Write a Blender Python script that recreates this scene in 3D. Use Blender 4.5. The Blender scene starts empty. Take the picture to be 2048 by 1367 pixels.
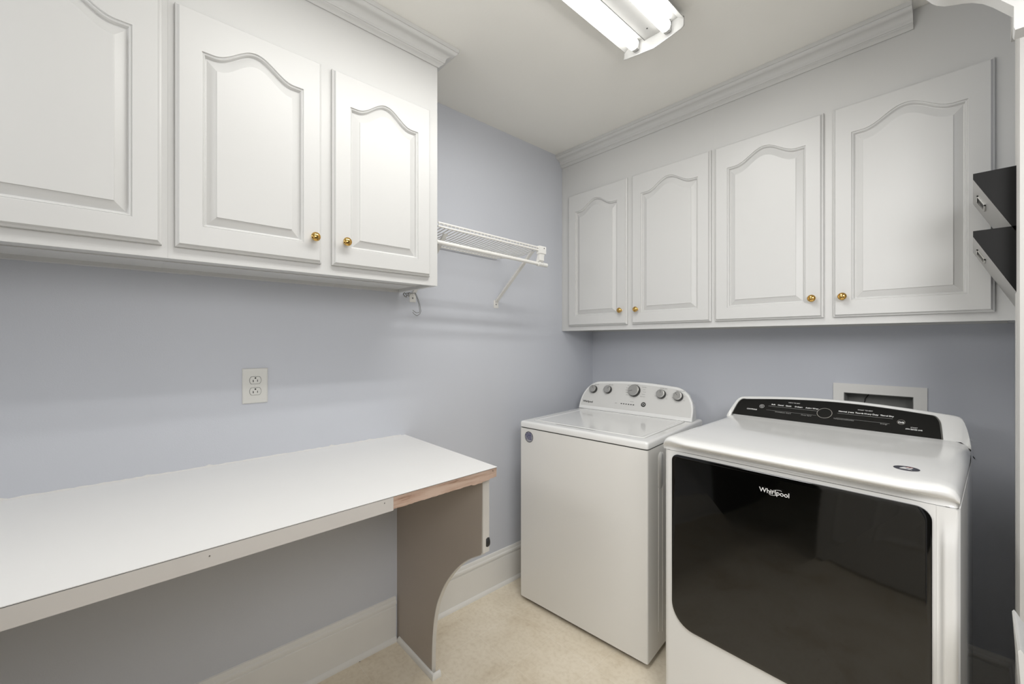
import bpy, bmesh, math, random
from math import sin, cos, pi, radians, atan2, sqrt
from mathutils import Vector, Matrix
random.seed(7)
S = bpy.context.scene
COL = S.collection

# ------------------------------------------------------------------ camera
F_PX = 842.0
YAW = atan2(921, 842.0)
cam_d = bpy.data.cameras.new('camera')
cam_d.sensor_width = 36.0
cam_d.lens = F_PX * 36.0 / 2048.0
cam_d.shift_y = -1.0 / 2048
cam_d.clip_start = 0.02
cam = bpy.data.objects.new('camera', cam_d)
cam.location = (1.7108, -2.2925, 1.3069)
cam.rotation_euler = (pi / 2, 0, YAW)
COL.objects.link(cam)
S.camera = cam

# ------------------------------------------------------------------ world, view
WORLD = 0.12          # daylight of the adjoining room, coming through the open doorway in the right wall
w = bpy.data.worlds.new('world'); S.world = w; w.use_nodes = True
bgn = w.node_tree.nodes['Background']
bgn.inputs[0].default_value = (1.0, 0.975, 0.95, 1); bgn.inputs[1].default_value = WORLD
S.view_settings.view_transform = 'Standard'
S.view_settings.look = 'None'
S.view_settings.gamma = 1.0
S.view_settings.use_curve_mapping = False
S.view_settings.exposure = -0.13
TUBE_STRENGTH = 7.8
def area_light(name, loc, size, rot, power, col=(1, 1, 1)):
    l = bpy.data.lights.new(name, 'AREA'); l.shape = 'RECTANGLE'; l.size, l.size_y = size; l.energy = power; l.color = col
    o = bpy.data.objects.new(name, l); o.location = loc; o.rotation_euler = rot; COL.objects.link(o); return o
def point_light(name, loc, r, power, col=(1, 1, 1)):
    l = bpy.data.lights.new(name, 'POINT'); l.shadow_soft_size = r; l.energy = power; l.color = col
    o = bpy.data.objects.new(name, l); o.location = loc; COL.objects.link(o); return o
# the downward glow of the fluorescent fixture, a lamp of the adjoining room, then two added fill lights
for gx_ in (0.865, 0.989):
    area_light('fixture_glow', (gx_, -1.5, 2.380), (0.034, 1.16), (0, 0, 0), 4.9, (1, 0.99, 0.965))
point_light('adjoining_room_lamp', (2.3, -1.9, 1.88), 0.35, 38, (1, 0.985, 0.97))
area_light('side_fill_light', (2.6, -2.75, 2.2), (0.8, 0.8), (1.0, 0, pi/4), 20)  # added unseen fill, brightens the room through the right doorway
area_light('rear_fill_light', (0.5, -3.25, 1.85), (0.7, 0.35), (pi/2, 0, 0), 8.5)  # added unseen fill, lifts the back cabinets and the machine fronts

# ------------------------------------------------------------------ materials
def mat(name, col, rough=0.5, metal=0.0, spec=0.5, coat=0.0, noise=None, bump=None, emit=None):
    m = bpy.data.materials.new(name); m.use_nodes = True
    nt = m.node_tree; b = nt.nodes['Principled BSDF']
    b.inputs['Base Color'].default_value = (*col, 1)
    b.inputs['Roughness'].default_value = rough
    b.inputs['Metallic'].default_value = metal
    b.inputs['Specular IOR Level'].default_value = spec
    if coat:
        b.inputs['Coat Weight'].default_value = coat; b.inputs['Coat Roughness'].default_value = 0.05
    tc = nt.nodes.new('ShaderNodeTexCoord')
    if noise:
        sc, amt = noise[0], noise[1]
        n = nt.nodes.new('ShaderNodeTexNoise'); n.inputs['Scale'].default_value = sc
        n.inputs['Detail'].default_value = 6
        nt.links.new(tc.outputs['Object'], n.inputs['Vector'])
        r = nt.nodes.new('ShaderNodeValToRGB')
        r.color_ramp.elements[0].position = 0.3; r.color_ramp.elements[1].position = 0.7
        r.color_ramp.elements[0].color = (*[c * (1 - amt) for c in col], 1)
        r.color_ramp.elements[1].color = (*[min(1, c * (1 + amt)) for c in col], 1)
        nt.links.new(n.outputs['Fac'], r.inputs['Fac'])
        nt.links.new(r.outputs['Color'], b.inputs['Base Color'])
    if bump:
        n2 = nt.nodes.new('ShaderNodeTexNoise'); n2.inputs['Scale'].default_value = bump[0]
        n2.inputs['Detail'].default_value = 3
        nt.links.new(tc.outputs['Object'], n2.inputs['Vector'])
        bp = nt.nodes.new('ShaderNodeBump'); bp.inputs['Strength'].default_value = bump[1]
        bp.inputs['Distance'].default_value = 0.002
        nt.links.new(n2.outputs['Fac'], bp.inputs['Height'])
        nt.links.new(bp.outputs['Normal'], b.inputs['Normal'])
    if emit:
        b.inputs['Emission Color'].default_value = (*emit[0], 1)
        b.inputs['Emission Strength'].default_value = emit[1]
    return m

M = {}
M['wall'] = mat('wall_paint_lavender', (0.60, 0.62, 0.67), 0.42, spec=0.35, noise=(1.3, 0.02), bump=(260, 0.12))
M['ceil'] = mat('ceiling_paint', (0.87, 0.86, 0.82), 0.85, spec=0.2, noise=(2.0, 0.01), bump=(120, 0.15))
M['cab'] = mat('cabinet_paint', (0.645, 0.645, 0.635), 0.38, spec=0.4, noise=(1.7, 0.008))
M['trim'] = mat('trim_paint', (0.80, 0.79, 0.76), 0.4, spec=0.4, noise=(6, 0.015))
M['brass'] = mat('polished_brass', (0.62, 0.40, 0.13), 0.14, metal=1.0)
M['wire'] = mat('white_vinyl_wire', (0.80, 0.79, 0.76), 0.35)
M['plastic'] = mat('white_plastic', (0.80, 0.795, 0.77), 0.3)
M['outlet'] = mat('outlet_plastic', (0.72, 0.715, 0.68), 0.35)
M['dark'] = mat('dark_slot', (0.012, 0.011, 0.010), 0.6)
M['enamel'] = mat('white_enamel', (0.82, 0.81, 0.78), 0.2, spec=0.5, coat=0.3, noise=(3, 0.006))
M['enamel2'] = mat('white_enamel_bright', (0.84, 0.84, 0.825), 0.16, spec=0.5, coat=0.4)
M['console'] = mat('console_silver_white', (0.66, 0.655, 0.635), 0.4)
M['knob_top'] = mat('knob_silver', (0.42, 0.415, 0.40), 0.3, metal=0.55)
M['knob_side'] = mat('knob_dark', (0.03, 0.03, 0.028), 0.35)
M['print'] = mat('grey_print', (0.30, 0.30, 0.29), 0.5)
M['print_dk'] = mat('dark_print', (0.03, 0.03, 0.03), 0.5)
M['print_wh'] = mat('white_print', (0.75, 0.75, 0.74), 0.5)
M['print_gr'] = mat('dim_print', (0.22, 0.22, 0.215), 0.5)
M['gloss_black'] = mat('console_black_gloss', (0.004, 0.004, 0.0036), 0.25, spec=0.4)
M['chrome'] = mat('satin_chrome', (0.62, 0.61, 0.58), 0.22, metal=1.0)
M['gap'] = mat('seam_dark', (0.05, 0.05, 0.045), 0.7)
M['laminate'] = mat('white_laminate', (0.80, 0.795, 0.78), 0.3, noise=(4, 0.008))
M['bench_panel'] = mat('bench_panel_paint', (0.45, 0.395, 0.345), 0.5, noise=(3, 0.03), bump=(150, 0.1))
M['bench_edge'] = mat('bench_edge_paint', (0.66, 0.64, 0.60), 0.5, noise=(9, 0.03))
M['steel'] = mat('dark_steel', (0.25, 0.25, 0.24), 0.35, metal=1.0)
M['fix'] = mat('fixture_enamel', (0.46, 0.46, 0.45), 0.35)
M['tube'] = mat('tube_glow', (0.9, 0.9, 0.9), 0.4, emit=((1.0, 0.985, 0.95), TUBE_STRENGTH))
M['pocket'] = mat('black_metal', (0.008, 0.008, 0.008), 0.6, spec=0.25)
M['pocket_face'] = mat('grey_brushed_face', (0.42, 0.415, 0.40), 0.35, metal=0.4)
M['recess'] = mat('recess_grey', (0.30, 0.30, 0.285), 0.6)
M['sticker_grey'] = mat('sticker_grey', (0.10, 0.10, 0.11), 0.4)
M['sticker_lt'] = mat('sticker_light', (0.34, 0.34, 0.37), 0.4)
M['sticker_navy'] = mat('sticker_navy', (0.035, 0.035, 0.05), 0.35)
M['sticker_red'] = mat('sticker_red', (0.45, 0.10, 0.08), 0.4)
M['blue_print'] = mat('blue_print', (0.05, 0.05, 0.16), 0.5)
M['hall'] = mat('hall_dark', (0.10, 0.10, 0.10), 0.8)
M['rubber'] = mat('black_rubber', (0.02, 0.02, 0.02), 0.6)
M['board'] = mat('board_white', (0.72, 0.72, 0.705), 0.4)
M['casing'] = mat('casing_paint', (0.60, 0.59, 0.57), 0.45)
M['band'] = mat('counter_band_paint', (0.64, 0.615, 0.59), 0.5, noise=(7, 0.02))
M['caulk'] = mat('caulk', (0.70, 0.69, 0.67), 0.6)

def floor_mat():
    m = bpy.data.materials.new('vinyl_floor'); m.use_nodes = True
    nt = m.node_tree; b = nt.nodes['Principled BSDF']; L = nt.links
    tc = nt.nodes.new('ShaderNodeTexCoord')
    n = nt.nodes.new('ShaderNodeTexNoise'); n.inputs['Scale'].default_value = 4.0; n.inputs['Detail'].default_value = 9
    n.inputs['Roughness'].default_value = 0.62; n.inputs['Distortion'].default_value = 0.4
    L.new(tc.outputs['Object'], n.inputs['Vector'])
    r = nt.nodes.new('ShaderNodeValToRGB')
    e = r.color_ramp.elements
    e[0].position = 0.28; e[0].color = (0.68, 0.58, 0.43, 1)
    e[1].position = 0.62; e[1].color = (0.88, 0.80, 0.66, 1)
    e2 = r.color_ramp.elements.new(0.45); e2.color = (0.82, 0.735, 0.59, 1)
    L.new(n.outputs['Fac'], r.inputs['Fac'])
    # fine speckle of wear
    n2 = nt.nodes.new('ShaderNodeTexNoise'); n2.inputs['Scale'].default_value = 60; n2.inputs['Detail'].default_value = 5
    L.new(tc.outputs['Object'], n2.inputs['Vector'])
    r2 = nt.nodes.new('ShaderNodeValToRGB')
    r2.color_ramp.elements[0].position = 0.30; r2.color_ramp.elements[0].color = (0.92, 0.905, 0.88, 1)
    r2.color_ramp.elements[1].position = 0.55; r2.color_ramp.elements[1].color = (1, 1, 1, 1)
    L.new(n2.outputs['Fac'], r2.inputs['Fac'])
    mx = nt.nodes.new('ShaderNodeMix'); mx.data_type = 'RGBA'; mx.blend_type = 'MULTIPLY'; mx.inputs[0].default_value = 1
    L.new(r.outputs['Color'], mx.inputs[6]); L.new(r2.outputs['Color'], mx.inputs[7])
    # dark specks
    v = nt.nodes.new('ShaderNodeTexVoronoi'); v.inputs['Scale'].default_value = 9
    L.new(tc.outputs['Object'], v.inputs['Vector'])
    lt = nt.nodes.new('ShaderNodeMath'); lt.operation = 'LESS_THAN'; lt.inputs[1].default_value = 0.028
    L.new(v.outputs['Distance'], lt.inputs[0])
    mx2 = nt.nodes.new('ShaderNodeMix'); mx2.data_type = 'RGBA'; mx2.inputs[7].default_value = (0.18, 0.14, 0.10, 1)
    L.new(lt.outputs[0], mx2.inputs[0]); L.new(mx.outputs[2], mx2.inputs[6])
    # very faint tile pattern of the sheet vinyl
    bk = nt.nodes.new('ShaderNodeTexBrick'); bk.offset = 0.0
    bk.inputs['Scale'].default_value = 1.0; bk.inputs['Mortar Size'].default_value = 0.0018
    bk.inputs['Brick Width'].default_value = 0.2286; bk.inputs['Row Height'].default_value = 0.2286
    bk.inputs['Color1'].default_value = (0.4, 0.4, 0.4, 1); bk.inputs['Color2'].default_value = (0.4, 0.4, 0.4, 1)
    bk.inputs['Mortar'].default_value = (1, 1, 1, 1)
    L.new(tc.outputs['Object'], bk.inputs['Vector'])
    mx3 = nt.nodes.new('ShaderNodeMix'); mx3.data_type = 'RGBA'; mx3.blend_type = 'SOFT_LIGHT'
    mx3.inputs[0].default_value = 0.16
    L.new(mx2.outputs[2], mx3.inputs[6]); L.new(bk.outputs['Color'], mx3.inputs[7])
    L.new(mx3.outputs[2], b.inputs['Base Color'])
    b.inputs['Roughness'].default_value = 0.42
    return m
M['floor'] = floor_mat()

def wood_mat():
    m = bpy.data.materials.new('raw_wood'); m.use_nodes = True
    nt = m.node_tree; b = nt.nodes['Principled BSDF']; L = nt.links
    tc = nt.nodes.new('ShaderNodeTexCoord'); mp = nt.nodes.new('ShaderNodeMapping')
    mp.inputs['Scale'].default_value = (60, 5, 60)
    L.new(tc.outputs['Object'], mp.inputs['Vector'])
    n = nt.nodes.new('ShaderNodeTexNoise'); n.inputs['Scale'].default_value = 1.6; n.inputs['Detail'].default_value = 6
    L.new(mp.outputs[0], n.inputs['Vector'])
    r = nt.nodes.new('ShaderNodeValToRGB'); e = r.color_ramp.elements
    e[0].position = 0.27; e[0].color = (0.22, 0.12, 0.07, 1)
    e[1].position = 0.6; e[1].color = (0.62, 0.47, 0.38, 1)
    e2 = e.new(0.38); e2.color = (0.50, 0.34, 0.26, 1)
    L.new(n.outputs['Fac'], r.inputs['Fac']); L.new(r.outputs['Color'], b.inputs['Base Color'])
    b.inputs['Roughness'].default_value = 0.7
    return m
M['wood'] = wood_mat()

def glass_mat():
    m = bpy.data.materials.new('dryer_dark_glass'); m.use_nodes = True
    nt = m.node_tree; b = nt.nodes['Principled BSDF']; L = nt.links
    b.inputs['Base Color'].default_value = (0.0015, 0.0015, 0.0013, 1)
    b.inputs['Roughness'].default_value = 0.05
    b.inputs['Specular IOR Level'].default_value = 0.5
    b.inputs['IOR'].default_value = 1.62
    return m
M['glass'] = glass_mat()

# ------------------------------------------------------------------ helpers
def link(name, me, m, parent=None, loc=None, rot=None):
    o = bpy.data.objects.new(name, me)
    if m is not None and len(me.materials) == 0:
        for mm in (m if isinstance(m, (list, tuple)) else [m]):
            me.materials.append(mm)
    COL.objects.link(o)
    if parent is not None:
        o.parent = parent
    if loc is not None: o.location = loc
    if rot is not None: o.rotation_euler = rot
    return o

def tag(o, label=None, cat=None, group=None, kind=None):
    if label: o['label'] = label
    if cat: o['category'] = cat
    if group: o['group'] = group
    if kind: o['kind'] = kind
    return o

def empty(name, loc, rz, label, cat, group=None):
    o = bpy.data.objects.new(name, None); COL.objects.link(o)
    o.empty_display_size = 0.1
    o.location = loc; o.rotation_euler = (0, 0, rz)
    return tag(o, label, cat, group)

def finish(bm, smooth=False, angle=30, bevel=0, seg=2, recalc=True):
    if bevel:
        es = [e for e in bm.edges if len(e.link_faces) == 2 and e.calc_face_angle(0) > radians(25)]
        bmesh.ops.bevel(bm, geom=es, offset=bevel, segments=seg, profile=0.6, affect='EDGES', clamp_overlap=True)
    if recalc:
        bmesh.ops.recalc_face_normals(bm, faces=bm.faces[:])
    me = bpy.data.meshes.new('mesh')
    bm.to_mesh(me); bm.free()
    if smooth:
        for p in me.polygons: p.use_smooth = True
        me.set_sharp_from_angle(angle=radians(angle))
    return me

def bbox(bm, x0, x1, y0, y1, z0, z1):
    vs = [bm.verts.new(p) for p in ((x0,y0,z0),(x1,y0,z0),(x1,y1,z0),(x0,y1,z0),(x0,y0,z1),(x1,y0,z1),(x1,y1,z1),(x0,y1,z1))]
    for f in ((0,3,2,1),(4,5,6,7),(0,1,5,4),(1,2,6,5),(2,3,7,6),(3,0,4,7)):
        bm.faces.new([vs[i] for i in f])

def boxes(name, lst, m, parent=None, bevel=0, seg=2, smooth=False, **k):
    bm = bmesh.new()
    for b in lst: bbox(bm, *b)
    return link(name, finish(bm, smooth=smooth or bevel > 0, bevel=bevel, seg=seg), m, parent, **k)

def prism(bm, pts, axis, a, b):
    """closed polygon pts (2D) extruded along axis from a to b. axis 'x': pts=(y,z); 'y': (x,z); 'z': (x,y)"""
    def P(p, t):
        return {'x': (t, p[0], p[1]), 'y': (p[0], t, p[1]), 'z': (p[0], p[1], t)}[axis]
    A = [bm.verts.new(P(p, a)) for p in pts]; B = [bm.verts.new(P(p, b)) for p in pts]
    n = len(pts)
    bm.faces.new(A); bm.faces.new(B[::-1])
    for i in range(n):
        bm.faces.new((A[i], A[(i+1) % n], B[(i+1) % n], B[i]))

def prism_obj(name, pts, axis, a, b, m, parent=None, bevel=0, smooth=False, angle=35, **k):
    bm = bmesh.new(); prism(bm, pts, axis, a, b)
    return link(name, finish(bm, smooth=smooth or bevel > 0, angle=angle, bevel=bevel), m, parent, **k)

def tube(bm, pts, r, n=10, cap=True):
    pts = [Vector(p) for p in pts]
    rings = []
    up = Vector((0, 0, 1))
    prev = None
    for i, p in enumerate(pts):
        if i == 0: t = pts[1] - pts[0]
        elif i == len(pts) - 1: t = pts[-1] - pts[-2]
        else: t = (pts[i+1] - p).normalized() + (p - pts[i-1]).normalized()
        t.normalize()
        if prev is None:
            a = up if abs(t.z) < 0.9 else Vector((1, 0, 0))
            u = t.cross(a).normalized()
        else:
            u = (prev - t * prev.dot(t)).normalized()
        prev = u
        v = t.cross(u)
        rr = r[i] if isinstance(r, (list, tuple)) else r
        rings.append([bm.verts.new(p + (u * cos(2*pi*k/n) + v * sin(2*pi*k/n)) * rr) for k in range(n)])
    for a, b in zip(rings, rings[1:]):
        for k in range(n):
            bm.faces.new((a[k], a[(k+1) % n], b[(k+1) % n], b[k]))
    if cap:
        bm.faces.new(rings[0][::-1]); bm.faces.new(rings[-1])

def tube_obj(name, paths, r, m, parent=None, n=10):
    bm = bmesh.new()
    for p in paths: tube(bm, p, r, n)
    return link(name, finish(bm, smooth=True, angle=50), m, parent)

def lathe(name, prof, m, parent=None, n=32, loc=(0,0,0), rot=(0,0,0)):
    """profile (r, h), axis local +Z"""
    bm = bmesh.new(); rings = []
    for r, h in prof:
        if r < 1e-6: rings.append([bm.verts.new((0, 0, h))])
        else: rings.append([bm.verts.new((r*cos(2*pi*k/n), r*sin(2*pi*k/n), h)) for k in range(n)])
    for a, b in zip(rings, rings[1:]):
        if len(a) == 1 and len(b) == 1: continue
        for k in range(n):
            if len(a) == 1: bm.faces.new((a[0], b[k], b[(k+1) % n]))
            elif len(b) == 1: bm.faces.new((a[k], a[(k+1) % n], b[0]))
            else: bm.faces.new((a[k], a[(k+1) % n], b[(k+1) % n], b[k]))
    return link(name, finish(bm, smooth=True, angle=40), m, parent, loc=loc, rot=rot)

def rrect(x0, x1, z0, z1, r, n=8):
    rs = r if isinstance(r, (list, tuple)) else [r]*4   # bl, br, tr, tl
    pts = []
    for (cx, cz, a0, rr) in ((x0+rs[0], z0+rs[0], pi, rs[0]), (x1-rs[1], z0+rs[1], 1.5*pi, rs[1]),
                             (x1-rs[2], z1-rs[2], 0, rs[2]), (x0+rs[3], z1-rs[3], 0.5*pi, rs[3])):
        for k in range(n+1):
            a = a0 + 0.5*pi*k/n
            pts.append((cx + rr*cos(a), cz + rr*sin(a)))
    return pts

def text_mesh(items):
    """items: (string, size, local 4x4 matrix). returns list of meshes joined in one bmesh"""
    bm = bmesh.new()
    for s, size, mx, bold in items:
        cu = bpy.data.curves.new('txt', 'FONT'); cu.body = s; cu.size = size
        cu.align_x = 'CENTER'; cu.align_y = 'CENTER'; cu.extrude = 0.0002
        cu.offset = bold * size
        o = bpy.data.objects.new('txt', cu); COL.objects.link(o)
        dg = bpy.context.evaluated_depsgraph_get()
        me = bpy.data.meshes.new_from_object(o.evaluated_get(dg))
        me.transform(mx)
        bm.from_mesh(me)
        bpy.data.meshes.remove(me)
        bpy.data.objects.remove(o); bpy.data.curves.remove(cu)
    me = bpy.data.meshes.new('print'); bm.to_mesh(me); bm.free()
    return me

def frame_mx(origin, xdir, ydir):
    x = Vector(xdir).normalized(); y = Vector(ydir).normalized(); z = x.cross(y)
    m = Matrix(((x.x, y.x, z.x, origin[0]), (x.y, y.y, z.y, origin[1]), (x.z, y.z, z.z, origin[2]), (0, 0, 0, 1)))
    return m

def sweep(name, path, prof, m, parent=None, closed_prof=True, angle=40):
    """prof (out, z); path = list of (x,y) with 'out' on the right-hand side of travel; mitred corners"""
    bm = bmesh.new(); rings = []
    n = len(path)
    for i, p in enumerate(path):
        p = Vector(p)
        d0 = (Vector(path[i]) - Vector(path[i-1])).normalized() if i > 0 else None
        d1 = (Vector(path[i+1]) - Vector(path[i])).normalized() if i < n-1 else None
        if d0 is None: d0 = d1
        if d1 is None: d1 = d0
        n0 = Vector((d0.y, -d0.x)); n1 = Vector((d1.y, -d1.x))
        nn = (n0 + n1).normalized(); k = 1 / max(0.2, nn.dot(n0))
        rings.append([bm.verts.new((p.x + nn.x*k*o, p.y + nn.y*k*o, z)) for o, z in prof])
    L = len(prof)
    for a, b in zip(rings, rings[1:]):
        for k in range(L if closed_prof else L-1):
            bm.faces.new((a[k], a[(k+1) % L], b[(k+1) % L], b[k]))
    if closed_prof:
        bm.faces.new(rings[0]); bm.faces.new(rings[-1][::-1])
    return link(name, finish(bm, smooth=True, angle=angle), m, parent)

# ------------------------------------------------------------------ room shell
RX = 1.81      # right wall plane
CZ = 2.44
YR = -3.06     # rear wall plane
boxes('floor', [(-0.12, 3.0, -5.4, 0.12, -0.10, 0.0)], M['floor'])
boxes('ceiling', [(-0.12, 3.0, -5.4, 0.12, CZ, CZ+0.1)], M['ceil'])
boxes('wall_left', [(-0.12, 0.0, YR-0.12, 0.12, 0.0, CZ)], M['wall'])
# back wall with the square opening for the supply box
ox0, ox1, oz0, oz1 = 1.335, 1.554, 0.965, 1.088
boxes('wall_back', [(0, ox0, 0, 0.12, 0, CZ), (ox1, RX+0.12, 0, 0.12, 0, CZ), (ox0, ox1, 0, 0.12, 0, oz0), (ox0, ox1, 0, 0.12, oz1, CZ)], M['wall'])
boxes('wall_right', [(RX, RX+0.12, -0.705, 0.0, 0.0, CZ), (RX, RX+0.12, YR-0.12, -2.47, 0.0, CZ), (RX, RX+0.12, -2.47, -0.705, 2.084, CZ)], M['wall'])
# rear wall with a doorway into a dark hall (seen only mirrored in the dryer door)
boxes('wall_rear', [(1.00, RX, YR-0.12, YR, 0, CZ), (0.0, 1.00, YR-0.12, YR, 2.09, CZ)], M['wall'])
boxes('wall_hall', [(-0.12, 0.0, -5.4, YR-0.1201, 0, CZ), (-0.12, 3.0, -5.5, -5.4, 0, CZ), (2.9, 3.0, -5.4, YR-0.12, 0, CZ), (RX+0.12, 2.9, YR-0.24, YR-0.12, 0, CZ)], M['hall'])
for n in ('floor', 'ceiling', 'wall_left', 'wall_back', 'wall_right', 'wall_rear', 'wall_hall'):
    bpy.data.objects[n]['kind'] = 'structure'

# baseboards: flat board, moulded cap, quarter round shoe
def base_prof():
    p = [(0, 0), (0.020, 0.0), (0.0195, 0.006), (0.017, 0.012), (0.0125, 0.017), (0.0095, 0.019), (0.0095, 0.150),
         (0.0065, 0.152), (0.0068, 0.158), (0.0135, 0.162), (0.0140, 0.168), (0.0125, 0.173), (0.0085, 0.177), (0.0078, 0.184),
         (0.0055, 0.190), (0.0, 0.192)]
    return p
def baseboard(name, path):
    o = sweep(name, path, base_prof(), M['trim'], angle=28); o['kind'] = 'structure'; return o
baseboard('baseboard_left_front', [(0, YR+0.002), (0, -1.4235)])
baseboard('baseboard_left', [(0, -1.394), (0, -0.0005)])
baseboard('baseboard_back', [(0.0145, 0), (RX-0.0005, 0)])
baseboard('baseboard_right', [(RX, -0.021), (RX, -0.595)])

# crown mouldings on the wall cabinets
def crown_prof(top):
    z = top - 0.0682
    pr = [(0, z), (0.004, z), (0.006, z+0.004), (0.010, z+0.008), (0.0165, z+0.011), (0.0165, z+0.0155), (0.019, z+0.0160), (0.0205, z+0.0195)]
    for k in range(7):      # cove
        t = k/6; a = t*pi/2
        pr.append((0.0215 + 0.021*(1-cos(a)), z+0.021 + 0.020*sin(a)))
    for k in range(1, 6):   # ovolo
        t = k/5; a = t*pi/2
        pr.append((0.0425 + 0.0135*sin(a), z+0.041 + 0.012*(1-cos(a))))
    pr += [(0.060, z+0.0535), (0.060, top-0.0003), (0, top-0.0003)]
    return pr
o = sweep('trim_1', [(0.306, -3.00), (0.306, -1.4005), (0.0005, -1.4005)], crown_prof(CZ), M['cab'], angle=25); o['kind'] = 'structure'
o = sweep('trim_2', [(0.0005, -0.311), (1.575, -0.311)], crown_prof(CZ), M['cab'], angle=25); o['kind'] = 'structure'

# ------------------------------------------------------------------ cabinets
def arch_rise(x, xc, hw, h):
    d = abs(x - xc); reach = 0.79 * hw
    return 0.0 if d >= reach else h * 0.5 * (1 + cos(pi * d / reach))

def door_mesh(W, H, so=0.0475, ro=0.050, top=0.099, rise=0.0495):
    """local: x 0..W, z 0..H measured on the raised front face; y=0 is the front face, door thickness goes to +y. """
    NT, NS = 44, 10
    bm = bmesh.new()
    def ring(s, d, st=None):
        # inset s from opening, st inset at the top
        st = s if st is None else st
        x0, x1, z0, zt = so + s, W - so - s, ro + s, H - top - st
        xc, hw = W/2, (W - 2*so)/2
        pts = []
        for k in range(NT): pts.append((x0 + (x1-x0)*k/NT, z0))
        for k in range(NS): pts.append((x1, z0 + (zt-z0)*k/NS))
        for k in range(NT):
            x = x1 + (x0-x1)*k/NT
            pts.append((x, zt + arch_rise(x, xc, hw - 0.35*s, rise)))
        for k in range(NS): pts.append((x0, zt + (z0-zt)*k/NS))
        return [bm.verts.new((x, d, z)) for x, z in pts]
    def rect(e, d):
        x0, x1, z0, z1 = -e, W+e, -e, H+e
        pts = []
        for k in range(NT): pts.append((x0 + (x1-x0)*k/NT, z0))
        for k in range(NS): pts.append((x1, z0 + (z1-z0)*k/NS))
        for k in range(NT): pts.append((x1 + (x0-x1)*k/NT, z1))
        for k in range(NS): pts.append((x0, z1 + (z0-z1)*k/NS))
        return [bm.verts.new((x, d, z)) for x, z in pts]
    rings = [rect(0.0085, 0.0195), rect(0.0085, 0.0115), rect(0.0075, 0.0095), rect(0.0035, 0.0075), rect(0.0016, 0.0038), rect(0.0012, 0.0030), rect(0.0, 0.0005), rect(-0.0005, 0.0),
             ring(0.0, 0.0), ring(0.0004, 0.0038), ring(0.0020, 0.0042), ring(0.0034, 0.0034), ring(0.0056, 0.0046), ring(0.0078, 0.0092), ring(0.0088, 0.0130), ring(0.0108, 0.0136, 0.0115),
             ring(0.0200, 0.0092, 0.023), ring(0.0310, 0.0038, 0.0368), ring(0.0322, 0.0034, 0.0382), ring(0.0327, 0.0012, 0.0387), ring(0.0335, 0.0009, 0.0395)]
    n = len(rings[0])
    for a, b in zip(rings, rings[1:]):
        for k in range(n):
            bm.faces.new((a[k], a[(k+1) % n], b[(k+1) % n], b[k]))
    r = rings[-1]
    # field: strips from bottom row to top row
    bottom = r[0:NT] + [r[NT]]
    right = r[NT:NT+NS]
    topr = r[NT+NS:2*NT+NS] + [r[2*NT+NS]]
    tl = topr[::-1]
    for k in range(NT):
        if k == 0:
            left = r[2*NT+NS:][::-1]
            bm.faces.new([bottom[0], bottom[1], tl[1], tl[0]] + r[2*NT+NS+1:])
        elif k == NT-1:
            bm.faces.new([bottom[k]] + r[NT:NT+NS] + [tl[k+1], tl[k]])
        else:
            bm.faces.new((bottom[k], bottom[k+1], tl[k+1], tl[k]))
    bm.faces.new(rings[0][::-1])
    me = finish(bm, smooth=True, angle=14)
    for p in me.polygons:
        if abs(p.normal.y) > 0.99995: p.use_smooth = False
    return me

KNOB = [(0, 0), (0.0075, 0), (0.0080, 0.0015), (0.0055, 0.003), (0.0045, 0.006), (0.0048, 0.009), (0.008, 0.0115), (0.0128, 0.0145), (0.0150, 0.018),
        (0.0150, 0.0200), (0.0136, 0.0228), (0.0102, 0.0246), (0.0096, 0.0240), (0.0090, 0.0243), (0.0060, 0.0258), (0.0, 0.0265)]
def knob(parent, x, z, y=0.0):
    return lathe('knob', [(a*0.93, b) for a, b in KNOB], M['brass'], parent, n=28, loc=(x, y-0.0002, z), rot=(pi/2, 0, 0))

def wall_cabinet(name, loc, rz, L, D, z0, z1, doors, label, group, stiles, door_z, labels, left_end=True, right_end=True):
    """local x 0..L along the wall, front face at y=-D."""
    t = empty(name, (loc[0], loc[1], z0), rz, label, 'cabinet', group)
    H = z1 - z0
    ft, rr = 0.019, 0.012        # face-frame thickness, bottom recess
    # carcass: sides, recessed bottom, hanging rails
    c = [(0, 0.016, -D+ft, -0.0005, 0 if left_end else rr, H), (L-0.016, L, -D+ft, -0.0005, 0 if right_end else rr, H), (0.016, L-0.016, -D+ft, -0.0005, rr, rr+0.012),
         (0.016 if left_end else 0, L-(0.016 if right_end else 0), -0.019, -0.0005, 0, rr), (0.016 if left_end else 0, L-(0.016 if right_end else 0), -0.175, -0.168, rr-0.003, rr), (0.016, L-0.016, -0.006, -0.0005, rr+0.012, H)]
    boxes('carcass', c, M['cab'], t)
    zb, zt = door_z[0]-z0+0.012, door_z[1]-z0-0.012
    fr = [(0, L, -D, -D+ft, 0, zb), (0, L, -D, -D+ft, zt, H-0.0006)]
    for a, b in stiles: fr.append((a, b, -D, -D+ft, zb, zt))
    boxes('face_frame', fr, M['cab'], t)
    for (a, b, kx, lab) in doors:
        me = door_mesh(b-a, door_z[1]-door_z[0])
        d = link('door', me, M['cab'], t, loc=(a, -D-0.0197, door_z[0]-z0))
        if kx is not None:
            knob(d, kx-a, labels - door_z[0])
    return t

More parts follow.
